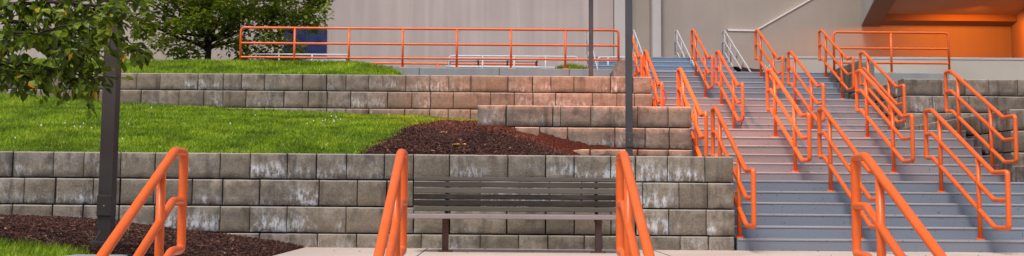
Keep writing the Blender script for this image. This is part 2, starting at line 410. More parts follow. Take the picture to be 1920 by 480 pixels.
def bwall(label, Y, top, JX, x0, x1, retlen, base, matn, seed, xret=None, side=1, group='concrete block retaining walls'):
    t = thing('retaining_wall', label, 'wall', ((x0+x1)/2, Y, base), group)
    rng = random.Random(seed)
    rows = []
    for i in range(4):
        h1 = top-.333*i; h0 = h1-.333 if i < 3 else base-.12
        js = [px(j, Y, (h0+h1)/2) for j in JX[i]] if JX else rnd_joints(x0, x1, rng)
        if JX:
            x = min(js)
            while x > x0+.5: x -= rng.choice([.46, .56, .72]); js.append(x)
        rows.append((h0, h1, x0, x1, js))
    mb = MB(); courses(mb, (0, Y), (1, 0), (0, -1), rows[::-1], rng=rng)
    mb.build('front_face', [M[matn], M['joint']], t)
    # return along the stairs
    xr = x1 if side > 0 else x0
    mb = MB(); rows = []
    for i in range(4):
        h1 = top-.333*i-.002; h0 = h1-.333 if i < 3 else base-.12
        rows.append((h0, h1, .36 if True else 0, retlen, rnd_joints(.36, retlen, rng)))
    if side > 0: courses(mb, (xr, Y), (0, 1), (1, 0), rows[::-1], rng=rng, setback=.0)
    else:        courses(mb, (xr, Y+retlen+.36), (0, -1), (-1, 0), [(a, b, .0, retlen, [retlen+.36-j for j in js]) for a, b, _, _, js in rows[::-1]], rng=rng, setback=.0)
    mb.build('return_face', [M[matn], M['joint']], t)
    return t
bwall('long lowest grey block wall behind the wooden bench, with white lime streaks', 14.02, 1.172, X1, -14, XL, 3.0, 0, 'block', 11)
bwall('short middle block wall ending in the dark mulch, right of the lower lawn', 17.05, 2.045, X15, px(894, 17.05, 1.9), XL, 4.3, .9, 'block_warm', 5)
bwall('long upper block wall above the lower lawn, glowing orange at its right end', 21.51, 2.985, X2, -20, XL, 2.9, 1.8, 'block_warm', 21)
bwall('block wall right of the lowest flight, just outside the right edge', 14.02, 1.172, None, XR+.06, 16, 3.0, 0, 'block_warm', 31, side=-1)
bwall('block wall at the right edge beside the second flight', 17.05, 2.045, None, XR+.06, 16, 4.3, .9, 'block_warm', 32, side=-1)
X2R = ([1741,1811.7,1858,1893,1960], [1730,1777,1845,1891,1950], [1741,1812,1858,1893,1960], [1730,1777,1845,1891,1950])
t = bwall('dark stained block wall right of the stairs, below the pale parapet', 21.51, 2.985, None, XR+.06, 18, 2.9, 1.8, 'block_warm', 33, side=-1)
def pier(x0, x1, y0, y1, h0, h1, chl, label):
    t = thing('stair_pier', label, 'pier', ((x0+x1)/2, y0, h0), 'concrete piers at the top of the stairs')
    s = MB(); rng = random.Random(4)
    L = [(x0, h0), (x1, h0), (x1, h1), (x0+chl, h1), (x0, h1-chl*1.6)]
    n = len(s.v)
    for (x, h) in L: s.v.append((x, y0, h))
    for (x, h) in L: s.v.append((x, y1, h))
    s.face([n, n+1, n+2, n+3, n+4], 0, .5, [(0, .3), (1, .3), (1, 1), (0, 1), (0, .6)])
    s.face([n+9, n+8, n+7, n+6, n+5], 0, .5, [(0, .5)]*5)
    for i in range(5):
        j = (i+1) % 5; s.face([n+j, n+i, n+5+i, n+5+j], 0, .4, [(0, .5)]*4)
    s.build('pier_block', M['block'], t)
    s = MB(); s.box(x0-.004, x1+.006, y0-.006, y0+.02, h0+.32, h0+.335); s.box(x0-.006, x0+.01, y0+.1, y1, h0+.32, h0+.335); s.build('pier_joint', M['joint'], t)
pier(2.48, 2.93, 24.42, 26.4, 2.95, 3.70, .16, 'weathered concrete pier beside the second lamp post at the top left of the stairs')
pier(7.86, 8.22, 24.42, 26.7, 2.7, 3.70, .02, 'weathered concrete pier at the top right of the stairs under the orange guardrail')

# ------------------------------------------------------------------ terrain sheets
def lerp(a, b, t): return a+(b-a)*max(0, min(1, t))
def interp(x, pts):
    if x <= pts[0][0]: return pts[0][1]
    for (a, b), (c, d) in zip(pts, pts[1:]):
        if x <= c: return b+(d-b)*(x-a)/(c-a)
    return pts[-1][1]
def sstep(a, b, x):
    t = max(0, min(1, (x-a)/(b-a))); return t*t*(3-2*t)
NZ = lambda x, y, s, o=0: mnoise.noise(Vector((x*s, y*s, o)))
def h_front(X, Y):      # bed before the lowest wall
    b = interp(-2.42-X, [(0, .0), (.38, .065), (1, .15), (1.6, .2), (2.35, .3), (3.2, .345), (4, .365), (9, .38)])
    return b + (.012*NZ(X, Y, 2.2)+.008*NZ(X, Y, 7))*min(1, b/.08) + .004
def h_mid(X, Y):
    t = (Y-14.1)/7.4
    hB = interp(X, [(-14, 2.75), (-9.65, 2.56), (-7.29, 2.40), (-4.82, 2.28), (-1.43, 2.15), (-.45, 2.10), (2.9, 1.95)])
    if X > -.40 and Y < 17.1:
        h17 = interp(X, [(-.40, 1.74), (-.08, 1.69), (.5, 1.53), (.82, 1.385), (1.15, 1.235), (1.35, 1.10), (2.9, 1.0)])
        h = lerp(1.10, h17, ((Y-14.1)/2.95))+.05*math.sin(math.pi*min(1, (Y-14.1)/2.95))*(1-sstep(-.2, .7, X))
        if X > 1: h = min(h, lerp(1.12, h17, (Y-14.1)/2.95))
    else:
        e = interp(X, [(-6, .85), (-3, .75), (-.4, .6), (3, .5)])
        h = 1.10+(hB-1.10)*max(0, t)**e
        if X > -.4: h = max(h, 1.75)
    return h+.03*NZ(X, Y, .9)*min(1, max(0, t)*6)+.012*NZ(X, Y, 4)*min(1, max(0, t)*6)
def mid_mulch(X, Y):    # 1 = mulch
    bx = interp(Y, [(14.1, -1.82), (15, -1.62), (16, -1.55), (17.5, -1.50), (18.8, -1.25), (20, -.9), (21.2, -.25), (21.5, .4)])
    return sstep(bx-.12, bx+.12, X+.10*NZ(X, Y, 2.1, 5))
def h_up(X, Y):
    t = (Y-21.85)/(25.3-21.85)
    top = interp(X, [(-3.2, 3.66), (-2.4, 3.5), (-1.9, 3.1), (-1.2, 3.08), (3, 3.0)])
    base = 2.95
    h = base+(top-base)*max(0, min(1, t))**.8
    if X > -1.9: h += .09*math.exp(-((X+.4)/1.6)**2)*sstep(0, .3, t)
    if Y > 25.3: h = top
    return h+.012*NZ(X, Y, 2.3)
def up_mulch(X, Y):
    return sstep(-2.25, -1.95, X+.12*NZ(X, Y, 2.3, 2))
def sheet(name, x0, x1, y0, y1, hf, mf, st=.12, skip=None):
    nx, ny = int((x1-x0)/st), int((y1-y0)/st); me = bpy.data.meshes.new(name); V = []; F = []; A = []
    for j in range(ny+1):
        for i in range(nx+1):
            X = x0+(x1-x0)*i/nx; Y = y0+(y1-y0)*j/ny; V.append((X, Y, hf(X, Y))); A.append(mf(X, Y))
    for j in range(ny):
        for i in range(nx):
            if skip and skip(x0+(x1-x0)*(i+.5)/nx, y0+(y1-y0)*(j+.5)/ny): continue
            a = j*(nx+1)+i; F.append((a, a+1, a+nx+2, a+nx+1))
    me.from_pydata(V, [], F); me.materials.append(M['soil']); at = me.attributes.new('mulch', 'FLOAT', 'POINT'); at.data.foreach_set('value', A)
    for p in me.polygons: p.use_smooth = True
    o = bpy.data.objects.new(name, me); COL.objects.link(o); tag(o, kind='structure'); return o
def front_mulch(X, Y):
    by = interp(X, [(-6, 9.25), (-4.2, 9.4), (-3.6, 9.5), (-3.3, 9.1), (-3.15, 8.0)])
    return sstep(by-.2, by+.2, Y+.12*NZ(X, Y, 2, 8)) if X < -3.1 else 1
sheet('front_bed', -14, -2.42, 5.6, 14.0, h_front, front_mulch, .10, lambda x, y: x > -3.25 and y < 8.25)
sheet('middle_terrace', -16, 2.75, 14.2, 21.5, h_mid, mid_mulch, .10, lambda x, y: x > -.33 and 17.08 < y < 17.35)
sheet('upper_terrace', -20, 2.75, 21.75, 25.35, h_up, up_mulch, .12)
sheet('upper_lawn', -24, -6.05, 25.35, 33.9, lambda x, y: 3.67+.03*NZ(x, y, .8), lambda x, y: 0, .3)
sheet('right_terrace_low', XR+.3, 16, 14.3, 17.0, lambda x, y: 1.08+.2*(y-14.3)/3, lambda x, y: 1, .25)
sheet('right_terrace_mid', XR+.3, 16, 17.3, 21.5, lambda x, y: 1.95+.1*(y-17)/5, lambda x, y: 1, .25)
sheet('right_terrace_high', XR+.3, 18, 21.8, 26.98, lambda x, y: 2.86+.15*(y-21.8)/4+.02*NZ(x, y, 2), lambda x, y: 1, .2)
sheet('top_mulch', 5.95, 7.6, 26.3, 30.5, lambda x, y: 3.605+.42*sstep(26.3, 28.6, y)*interp(x, [(5.9, 1), (6.6, .8), (7.5, .35)])+.02*NZ(x, y, 5), lambda x, y: 1, .1)
CURB = hy(980, 128.6, 25.38); CURB_R = hy(1700, 136.8, 25.38); print('CURB', CURB, CURB_R)
s = MB(); s.box(-6.05, XL, 25.35, 34.0, 2.8, CURB, ch=.012); tag(s.build('upper_walkway', M['curb']), kind='structure')
s = MB(); s.box(8.24, 10.25, 25.35, 26.95, 2.8, CURB_R, ch=.012); tag(s.build('upper_walkway', M['curb']), kind='structure')
s = MB(); s.box(XR+.06, 24, 27.25, 34.0, 2.8, 3.55); tag(s.build('upper_pavement', M['curb']), kind='structure')
s = MB()
for xx in (-1.88, -.05, 1.55): s.box(xx, xx+.012, 25.343, 25.36, 2.85, CURB)
tag(s.build('walkway_joint', M['joint']), kind='structure')

# ---- grass blades and mulch chips
def blades(name, n, x0, x1, y0, y1, hf, keep, hgt, seed, wid=.007, label=None):
    rng = random.Random(seed); mb = MB(); c = 0; tries = 0
    while c < n and tries < n*4:
        tries += 1
        X, Y = rng.uniform(x0, x1), rng.uniform(y0, y1)
        if rng.random() > keep(X, Y): continue
        c += 1; z = hf(X, Y)-.005; a = rng.uniform(0, math.pi); pt = .5+.5*NZ(X, Y, 1.1, 3)+.6*NZ(X, Y, 3.5, 9)
        h = hgt*rng.uniform(.5, 1.25)*(.75+.6*max(0, min(1, pt))); ww = wid*rng.uniform(.7, 1.5)
        lx, ly = rng.gauss(0, .45)*h, rng.gauss(0, .45)*h
        dx, dy = math.cos(a)*ww, math.sin(a)*ww; k = len(mb.v)
        mb.v += [(X-dx, Y-dy, z), (X+dx, Y+dy, z), (X+dx*.6+lx*.5, Y+dy*.6+ly*.5, z+h*.6), (X-dx*.6+lx*.5, Y-dy*.6+ly*.5, z+h*.6), (X+lx, Y+ly, z+h)]
        tn = max(0, min(1, .45+.5*NZ(X, Y, 1.3, 1)+.35*NZ(X, Y, 5, 2)+rng.gauss(0, .16)))
        if rng.random() < .025: tn = 1
        mb.face((k, k+1, k+2, k+3), 0, tn); mb.face((k+3, k+2, k+4), 0, min(1, tn+.08))
    o = mb.build(name, M['grass']); tag(o, label, 'grass', kind='stuff'); return o
inX = lambda X, Y: abs(X) < .47*Y+.6
blades('grass', 85000, -9.8, 1.0, 14.22, 21.45, h_mid, lambda X, Y: (1-mid_mulch(X, Y))**.5*(1 if inX(X, Y) and X < .35 else 0)*(1 if Y < 21.3 or X < .2 else .4)*lerp(1, .55, (Y-14)/7), .048, 1, .005, 'bright green lawn sloping up between the lowest and upper block walls')
blades('grass', 36000, -12, -1.8, 21.8, 25.7, h_up, lambda X, Y: (1-up_mulch(X, Y))*(1 if inX(X, Y) else 0), .065, 2, .007, 'mown green strip along the top of the upper block wall')
blades('grass', 7000, -14, -6.05, 25.5, 31, lambda x, y: 3.67, lambda X, Y: 1 if inX(X, Y) else 0, .09, 3, .011, 'green grass around the foot of the small tree')
blades('grass', 9000, -4.9, -3.1, 7.2, 9.8, h_front, lambda X, Y: (1-front_mulch(X, Y)), .06, 4, .003, 'patch of short green grass at the lower left corner')
blades('grass', 900, px(1040, 26, 3.6), px(1102, 26, 3.6), 25.8, 26.6, lambda x, y: 3.6+.10*max(0, 1-abs((x-px(1072, 26, 3.6))/.42)**2), lambda X, Y: 1, .06, 5, .009, 'small green grass tuft behind the long orange guardrail')
def chips(name, n, x0, x1, y0, y1, hf, keep, seed, size=.028, label=None):
    rng = random.Random(seed); mb = MB(); c = 0; tr = 0
    while c < n and tr < n*5:
        tr += 1; X, Y = rng.uniform(x0, x1), rng.uniform(y0, y1)
        if rng.random() > keep(X, Y): continue
        c += 1; z = hf(X, Y)+rng.uniform(.0, .014); L = size*rng.uniform(.5, 1.5); W = L*rng.uniform(.15, .4); T = .004
        Mx = Matrix.Translation((X, Y, z)) @ Matrix.Rotation(rng.uniform(0, 6.28), 4, 'Z') @ Matrix.Rotation(rng.gauss(0, .5), 4, 'X') @ Matrix.Rotation(rng.gauss(0, .45), 4, 'Y')
        tn = rng.random()*.9 if rng.random() > .02 else rng.uniform(.93, 1); k = len(mb.v)
        mb.box(-L, L, -W, W, -T, T, 0, tn); mb.xform(Mx, k)
    o = mb.build(name, M['chips']); tag(o, label, 'mulch', kind='stuff'); return o
chips('mulch', 19000, -2.6, 2.7, 14.25, 21.45, h_mid, lambda X, Y: mid_mulch(X, Y)*(1 if (Y < 17.0 or X < -.38) else 0)*(1 if X < 1.9 else .2), 11, .019, 'dark red-brown bark mulch piled between the lower lawn and the middle wall')
chips('mulch', 18000, -6.6, -2.44, 7.6, 13.98, h_front, lambda X, Y: front_mulch(X, Y)*(0 if X > -3.2 and Y < 8.3 else 1)*(1 if abs(X) < .47*Y else 0), 12, .015, 'dark bark mulch bed in front of the lowest block wall at left')
chips('mulch', 2500, -2.2, 2.6, 21.85, 25.3, h_up, lambda X, Y: up_mulch(X, Y), 13, .03, 'thin strip of dark mulch on top of the upper block wall')

# ------------------------------------------------------------------ building
BY = 34.0
def bx(x): return px(x, BY, 5)
t = thing('stadium_building', 'big pinkish concrete building with sloping ledge and orange-lit canopy recess behind the stairs', 'building', (0, BY, 3.6))
s = MB(); s.box(-34, bx(1150), BY, BY+1, 2.5, 15); s.build('left_wall', M['bwall'], t)
s = MB(); s.box(bx(1151), bx(1171), BY-.25, BY+1, 2.5, 15); s.build('pilaster', M['bwall3'], t)
s = MB(); s.box(bx(1171.5), bx(1221), BY+.3, BY+1, 2.5, 15); s.build('recessed_wall', M['bwall2'], t)
s = MB(); s.box(bx(1222), bx(1238), BY-.2, BY+1, 2.5, 15); s.build('pilaster', M['bwall3'], t)
s = MB(); s.box(bx(1239), 30, BY, BY+1, 2.5, 15); s.build('right_wall', M['bwall2'], t)
# wall face proud below the sloping ledge
A = (bx(1363), hy(1363, 59, BY)); B = (bx(1415), hy(1415, 60, BY)); C = (bx(1640), B[1]+(hy(1522, 0, BY)-B[1])/(bx(1522)-B[0])*(bx(1640)-B[0]))
XE = bx(1898)
s = MB(); n = len(s.v); yy = BY-.14
poly = [(A[0], 2.5), (XE, 2.5), (XE, 15), (C[0], C[1]), B, A]
poly = [(A[0], 2.5), (XE, 2.5), (XE, C[1]), (C[0], C[1]), B, A]
s.v += [(x, yy, h) for x, h in poly]+[(x, BY+.01, h) for x, h in poly]
s.face([n+i for i in range(6)]); 
for i in range(6): s.face([n+(i+1) % 6, n+i, n+6+i, n+6+(i+1) % 6])
s.build('stepped_face', M['bwall2'], t)
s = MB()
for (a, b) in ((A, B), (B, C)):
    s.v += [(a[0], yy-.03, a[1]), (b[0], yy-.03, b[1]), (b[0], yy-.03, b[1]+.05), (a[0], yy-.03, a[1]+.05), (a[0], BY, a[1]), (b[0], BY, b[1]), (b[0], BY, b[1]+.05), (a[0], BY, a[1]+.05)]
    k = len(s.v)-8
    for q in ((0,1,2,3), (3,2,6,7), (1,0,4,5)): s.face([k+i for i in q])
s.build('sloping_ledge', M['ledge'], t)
# blue door
s = MB(); s.box(bx(532), bx(612), BY-.05, BY+.05, 3.58, hy(590, 55, BY), ch=.01); d = s.build('door', M['navy'], t)
s = MB(); s.tube([(bx(605), BY-.07, 4.6), (bx(605), BY-.12, 4.6), (bx(602.5), BY-.12, 4.6)], .012); sub(s.build('handle', M['silver']), d).location = (0, -BY, -3.6)
# canopy: flat soffit running forward and leftward from the wall
hb = hy(1615, 47, yy); x0 = px(1615, yy, hb); hs = hb+.19; ZN = 27.0
sl_ = -.24/1.0
def skew(x, y): return x+(y-yy)*.245
def slab(s, xa, xb, ya, yb, h0, h1, sk=(True, True)):
    k = len(s.v)
    def X(x, y, f): return skew(x, y)
    for h in (h0, h1): s.v.extend([(X(xa, ya, 0), ya, h), (X(xb, ya, 0), ya, h), (X(xb, yb, 0), yb, h), (X(xa, yb, 0), yb, h)])
    for q in ((0,3,2,1),(4,5,6,7),(0,1,5,4),(1,2,6,5),(2,3,7,6),(3,0,4,7)): s.face([k+i for i in q])
xr_ = px(1897, yy, 5)
s = MB(); slab(s, x0+.5, xr_-.0, yy-.95, yy-.001, hb, hs-.001); s.build('wall_beam', M['beam'], t)
s = MB(); slab(s, x0, x0+.5, ZN, yy-.001, hb+.002, hs+3.5); s.build('edge_fascia', M['bwall3'], t)
s = MB(); slab(s, x0+.012, x0+.56, ZN+.01, yy-.01, hb-.04, hb); s.build('edge_shade_strip', M['beam'], t)  # thin dark strip added under the fascia, its colour stands for underside shade
s = MB(); slab(s, x0+.5, xr_+1.5, ZN, yy-.002, hs, hs+.3); s.build('soffit', M['orange_c'], t)
s = MB(); slab(s, xr_, xr_+.4, ZN, yy-.003, 3.5, hs-.002); s.build('side_wall', M['orange_c'], t)
# canopy lamp (its glow lights the recess)
EM = mat('lamp_lens', (1, .5, .1), .4)
EM.node_tree.nodes['Principled BSDF'].inputs['Emission Color'].default_value = (1, .38, .05, 1); EM.node_tree.nodes['Principled BSDF'].inputs['Emission Strength'].default_value = 25
lx, ly, lh = 13.2, 29.3, hs-.10
cl = thing('canopy_lamp', 'orange glowing lamp under the canopy soffit at the top right', 'lamp', (lx, ly, lh))
s = MB(); s.box(lx-.18, lx+.18, ly-.18, ly+.18, lh, lh+.099, ch=.01); s.build('housing', M['bronze'], cl)
s = MB(); s.box(lx-.13, lx+.13, ly-.13, ly+.13, lh-.05, lh-.002, ch=.015); s.build('lens', EM, cl)
L = bpy.data.lights.new('canopy_glow', 'SPOT'); L.energy = 310; L.color = (1, .20, .004); L.shadow_soft_size = .12; L.spot_size = R(168); L.spot_blend = .25
lo = bpy.data.objects.new('canopy_glow', L); lo.location = (13.7, 31.2, hs-.14); lo.rotation_euler = Vector((0, -.35, 1)).to_track_quat('Z', 'Y').to_euler(); COL.objects.link(lo)
# parapet in front of the recess
PY = 27.0; pt = hy(1700, 107, PY)
t = thing('parapet_wall', 'long pale smooth concrete parapet behind the orange guardrail on the right', 'wall', (10, PY, 3))
s = MB(); s.box(px(1476, PY, 4), 26, PY, PY+.24, 2.6, pt-.06); s.build('parapet_body', M['parapet'], t)
s = MB(); s.box(px(1474, PY, 4), 26, PY-.012, PY+.255, pt-.059, pt, ch=.008); s.build('coping', M['bwall3'], t)

# ------------------------------------------------------------------ orange handrails
PR = .0305
def rail_mesh(z0, hb, X):
    lo_, hi_ = hb+.985, hb+1.905
    za, zb, zc, zd = z0-.68, z0-.30, z0+1.60, z0+1.83
    def path(d): return [(X, za, lo_-d), (X, zb, lo_-d), (X, zc, hi_-d), (X, zd, hi_-d)]
    return path, za, zd
ORD = ['', 'first', 'second', 'third', 'fourth']
def handrail(z0, hb, X, label, group, strap=False, plate=True):
    t = thing('handrail', label, 'handrail', (X, z0+.12, hb+.15), group)
    path, za, zd = rail_mesh(z0, hb, X)
    s = MB(); s.tube(path(0)+path(.67)[::-1], PR, closed=True, fil=.045, n=14); s.build('rail_frame', M['orange'], t)
    s = MB(); s.tube([(X, za+.012, hb+.985-.335)]+path(.335)[1:-1]+[(X, zd-.012, hb+1.905-.335)], PR*.93, fil=.035, n=14, caps=False); s.build('middle_rail', M['orange'], t)
    for k, zz in ((1, z0+.13), (5, z0+1.33)):
        hh = hb+.985+(zz-(z0-.30))*(.92/1.90)
        s = MB(); s.tube([(X, zz, hb+k*.15), (X, zz, hh-.01)], PR*.95, n=14); s.build('post', M['orange'], t)
        s = MB(); s.tube([(X, zz, hb+k*.15-.004), (X, zz, hb+k*.15+.012)], .062, n=16)
        for a in range(4): s.tube([(X+.045*math.cos(a*1.57+.8), zz+.045*math.sin(a*1.57+.8), hb+k*.15+.01), (X+.045*math.cos(a*1.57+.8), zz+.045*math.sin(a*1.57+.8), hb+k*.15+.022)], .008, n=6)
        s.build('base_plate', M['orange'], t)
    if strap:
        s = MB(); hz = hb+.985
        if strap == 1: s.tube([(X+.01, za-.035, hz-.12), (X+.06, za-.03, hz-.16), (X+.075, za-.03, hz-.3), (X+.03, za-.04, hz-.42), (X-.02, za-.035, hz-.45)], .012, n=6, fil=.04)
        else: s.tube([(X, za-.03, hz-.60), (X-.02, za-.04, hz-.68), (X-.05, za-.03, hz-.80)], .014, n=6)
        s.build('red_tape', M['red'], t)
    return t
near = {1: 'lowest long flight', 2: 'second flight', 3: 'third flight', 4: 'fourth flight, just below the top landing'}
place = {2: 'beside the left block walls', 3: 'second row of rails from the left', 4: 'third row of rails from the left', 5: 'rightmost row of rails beside the right block wall'}
for f in (1, 2, 3, 4):
    for j in (2, 3, 4, 5):
        if f == 1 and j == 5: continue
        st = 1 if (f, j) == (3, 2) else 2 if (f, j) == (3, 3) else False
        lab = 'orange tube handrail on the %s, %s' % (near[f], place[j])
        if st == 1: lab = 'orange handrail with red tape on the third flight, beside the left block walls'
        if st == 2: lab = 'orange handrail with red tape at its foot, third flight, second row from the left'
        if len(lab.split()) > 16: lab = lab.replace(', just below the top landing', '')
        handrail(ZF[f-1], .9*(f-1), 1.5154*j-.0142, lab, 'orange handrails up the stairs', st)
fl = ['leftmost near orange handrail in front of the dark lamp post', 'near orange handrail just left of the wooden bench', 'near orange handrail covering the right end of the wooden bench', 'rightmost large near orange handrail in front of the lowest steps']
for i, xx in enumerate((345, 757, 1163, 1603)):
    handrail(5.93, -.968, px(xx, 7.76, .9), fl[i], 'near orange handrails at the bottom')

# ------------------------------------------------------------------ guardrails on the upper level
def guard(xs, Y, h, hgt, label, r=.028, open_left=False, open_right=False, matn='orange', group=None, levels=(1, .605, .245), bent=True, name='guardrail'):
    t = thing(name, label, name.replace('_', ' '), (xs[0], Y, h), group)
    s = MB(); s.tube([(xs[0], Y, h-.02), (xs[0], Y, h+hgt), (xs[-1], Y, h+hgt), (xs[-1], Y, h-.02)], r, fil=.09, n=12); s.build('top_rail', M[matn], t)
    for l in levels[1:]:
        s = MB(); s.tube([(xs[0], Y, h+hgt*l), (xs[-1], Y, h+hgt*l)], r*.9, n=12, caps=False); s.build('lower_rail', M[matn], t)
    for x in xs[1:-1]:
        s = MB(); s.tube([(x, Y, h-.02), (x, Y, h+hgt)], r*.95, n=12); s.build('post', M[matn], t)
    if matn == 'orange':
        for x in xs[:]:
            s = MB(); s.box(x-.065, x+.065, Y-.05, Y+.05, h-.02, h+.015, ch=.004); s.build('foot_plate', M[matn], t)
    return t
GY = 25.42
gx = [px(x, GY, 4) for x in (451, 552, 654, 755, 856.5, 958, 1060, 1159.5)]
gh = hy(850, 128, GY); guard(gx, GY, CURB, hy(850, 54.5, GY)-CURB, 'long orange three-bar guardrail on the upper walkway, left of the stairs')
gx = [px(x, 25.42, 4) for x in (1563.5, 1671, 1779)]
guard(gx, 25.42, CURB_R, hy(1671, 61, 25.42)-CURB_R, 'short orange three-bar guardrail on the right, before the orange-lit wall')
# low pipe rails and aluminium benches behind
def piperail(xa, xb, ytop, Y, label, posts):
    ht = hy((xa+xb)/2, ytop, Y)-3.6
    guard([px(x, Y, 4) for x in [xa]+posts+[xb]], Y, 3.6, ht, label, r=.021, matn='pipe', levels=(1, .48), group='low silver pipe rails', name='pipe_rail')
piperail(470, 655, 102, 27.6, 'low silver pipe rail in front of the aluminium bench near the blue door', [523, 585])
piperail(842, 1083, 105.5, 27.6, 'low silver pipe rail in front of the aluminium bench, middle of the upper walkway', [905, 964, 1023])
piperail(1121, 1192, 107.5, 27.6, 'short low silver pipe rail between the two thin lamp posts', [1140])
def albench(xa, xb, Y, label):
    a, b = px(xa, Y, 4), px(xb, Y, 4); hs_ = hy((xa+xb)/2, 112.5, Y)
    t = thing('aluminium_bench', label, 'bench', ((a+b)/2, Y, 3.6), 'aluminium benches on the upper walkway')
    s = MB(); s.box(a, b, Y-.16, Y+.12, hs_-.05, hs_, ch=.008); s.build('seat', M['silver2'], t)
    s = MB(); s.box(a, b, Y+.30, Y+.34, hs_+.02, hs_+.10, ch=.006); s.build('backrest', M['silver2'], t)
    s = MB(); s.box(a, b, Y-.45, Y-.25, hs_-.24, hs_-.20, ch=.006); s.build('foot_board', M['silver2'], t)
    n = max(2, round((b-a)/.9))
    for i in range(n+1):
        x = a+.06+(b-a-.12)*i/n; s = MB(); s.box(x-.02, x+.02, Y-.4, Y+.3, hs_-.085, hs_-.052); s.box(x-.02, x+.02, Y-.05, Y, 3.6, hs_-.085); s.box(x-.02, x+.02, Y+.28, Y+.3, hs_-.085, hs_+.09); s.build('leg', M['greypole'], t)
albench(490, 651, 28.3, 'aluminium plank bench near the blue door, partly behind the small tree')
albench(838, 1010, 28.3, 'aluminium plank bench in the middle of the upper walkway')
# far low orange rail and dark tarp
guard([px(x, 31.5, 4) for x in (690, 755, 821, 885, 1010)], 31.5, 3.6, hy(760, 119, 31.5)-3.6, 'faint low orange rail far back beyond the long guardrail', r=.03, levels=(1,))
s = MB(); ta, tb = px(708, 30, 4), px(803, 30, 4); N = 24
for i in range(N+1):
    u = i/N; x = ta+(tb-ta)*u; hh = 3.6+(hy(750, 122, 30)-3.6)*min(1, (math.sin(math.pi*min(1, u*1.0))+.35)*1.0)*(1-.30*u) if 0 < u < 1 else 3.6
    hh += .02*math.sin(i*2.1)
    for k in range(9):
        a = math.pi*k/8; s.v.append((x, 30-math.cos(a)*.55, 3.6+(hh-3.6)*math.sin(a)**.6))
for i in range(N):
    for k in range(8):
        a = i*9+k; s.face((a, a+9, a+10, a+1), 0, .5, None, True)
tag(s.build('tarp_mound', M['navytarp']), 'dark navy tarp-covered mound lying behind the long orange guardrail', 'tarp')

# silver stair rails at the top flight
def silver_rail(X, label, ya=26.55, yb=29.7, ha=3.66, n=4):
    t = thing('stair_rail', label, 'handrail', (X, ya, 3.6), 'silver rails of the top flight')
    ht = 5.13; sl = (ht-3.70)/(yb-ya-.0)
    for q, d in enumerate((0, .30, .60)):
        yq = ya+max(0, (d-.0)*0) ; y1 = ya+d/sl*1.0 if d else ya
        s = MB(); pts = [(X, y1, 3.62), (X, yb, ht-d), (X, yb+.35, ht-d)]
        if q == 0: pts.append((X, yb+.35, ht-.62))
        s.tube(pts, .019, n=8, fil=.05); s.build('rail', M['silver'], t)
    for k in range(n):
        y = yb-.02-k*.72; hh = ht-(yb-y)*(ht-3.62)/(yb-ya)
        gnd = 3.6+max(0, min(4, math.floor((y-27.1)/.33)+1))*.15
        if hh-gnd > .1:
            s = MB(); s.tube([(X, y, gnd), (X, y, hh)], .018, n=8); s.build('post', M['silver'], t)
for X, lb in ((2.33, 'silver handrail behind the left thin lamp post, leftmost of the top flight'), (3.56, 'silver handrail on the top flight just right of the taller thin lamp post'), (4.72, 'silver handrail in the middle of the top blue flight'), (6.0, 'silver handrail at the right edge of the top blue flight, beside the mulch')):
    silver_rail(X, lb)
t = thing('short_rail', 'short low silver rail in the mulch beside the top landing', 'handrail', (6.7, 27, 3.6))
X0 = px(1423, 27, 3.7); X3 = px(1456, 27, 4)
s = MB(); s.tube([(X0, 26.6, 3.66), (X3, 27.2, hy(1456, 115, 27.2)), (X3+.25, 27.2, hy(1456, 115, 27.2))], .018, n=8, fil=.03); s.build('rail', M['silver'], t)
for xx in (X3-.25, X3+.2):
    s = MB(); s.tube([(xx, 27.1, 3.6), (xx, 27.1, hy(1456, 116, 27.2)-(.1 if xx < X3 else 0))], .016, n=8); s.build('post', M['silver'], t)

# ------------------------------------------------------------------ lamp posts
def lamp_post(X, Y, h, w, mt, label, H=6.4, box=None, arm=1):
    t = thing('lamp_post', label, 'lamp post', (X, Y, h), 'square lamp posts')
    s = MB(); s.box(X-w/2, X+w/2, Y-w/2, Y+w/2, h-.1, h+H, ch=w*.06); s.build('pole', M[mt], t)
    s = MB(); s.box(X-w*.9, X+w*.9, Y-w*.9, Y+w*.9, h-.05, h+.03, ch=.008); s.build('base_plate', M[mt], t)
    if box:
        s = MB(); s.box(X-w*.52, X+w*.52, Y-w*.5-.018, Y-w*.3, box[0], box[1], ch=.006); p = s.build('hand_hole_cover', M[mt], t)
        s = MB(); s.tube([(0, -w*.5-.024, (box[0]+box[1])/2-h), (0, -w*.5-.016, (box[0]+box[1])/2-h)], .006, n=8); sub(s.build('screw', M['silver']), p)
    s = MB(); s.box(X-.05, X+.05, min(Y, Y+.55*arm), max(Y, Y+.55*arm), h+H-.12, h+H-.04, ch=.01); s.build('arm', M[mt], t)
    s = MB(); s.box(X-.22, X+.22, Y+.65*arm-.3, Y+.65*arm+.3, h+H-.10, h+H+.08, ch=.02); s.build('lamp_head', M[mt], t)
    s = MB(); s.box(X-.17, X+.17, Y+.65*arm-.23, Y+.65*arm+.23, h+H-.125, h+H-.102, ch=.006); s.build('lens', M['flower'], t)
    return t
lp1 = (px(201, 10.2, .6), 10.2, .19)
lamp_post(*lp1, .127, 'bronze', 'thick dark bronze square lamp post in the mulch bed at left', 6.2, (hy(195, 405, 10.14), hy(195, 366, 10.14)))
lp2 = (px(1179.5, 16.72, 1.3), 16.72, 1.02)
lamp_post(*lp2, .098, 'greypole', 'grey square lamp post rising behind the right end of the bench wall', 5.6, (hy(1180, 276, 16.67), hy(1180, 249, 16.67)), arm=-.05)
lp3 = (px(1108, 23.6, 3.5), 23.6, 3.03)
lamp_post(*lp3, .092, 'greypole', 'thinnest grey lamp post standing at the upper walkway edge', 5.0)
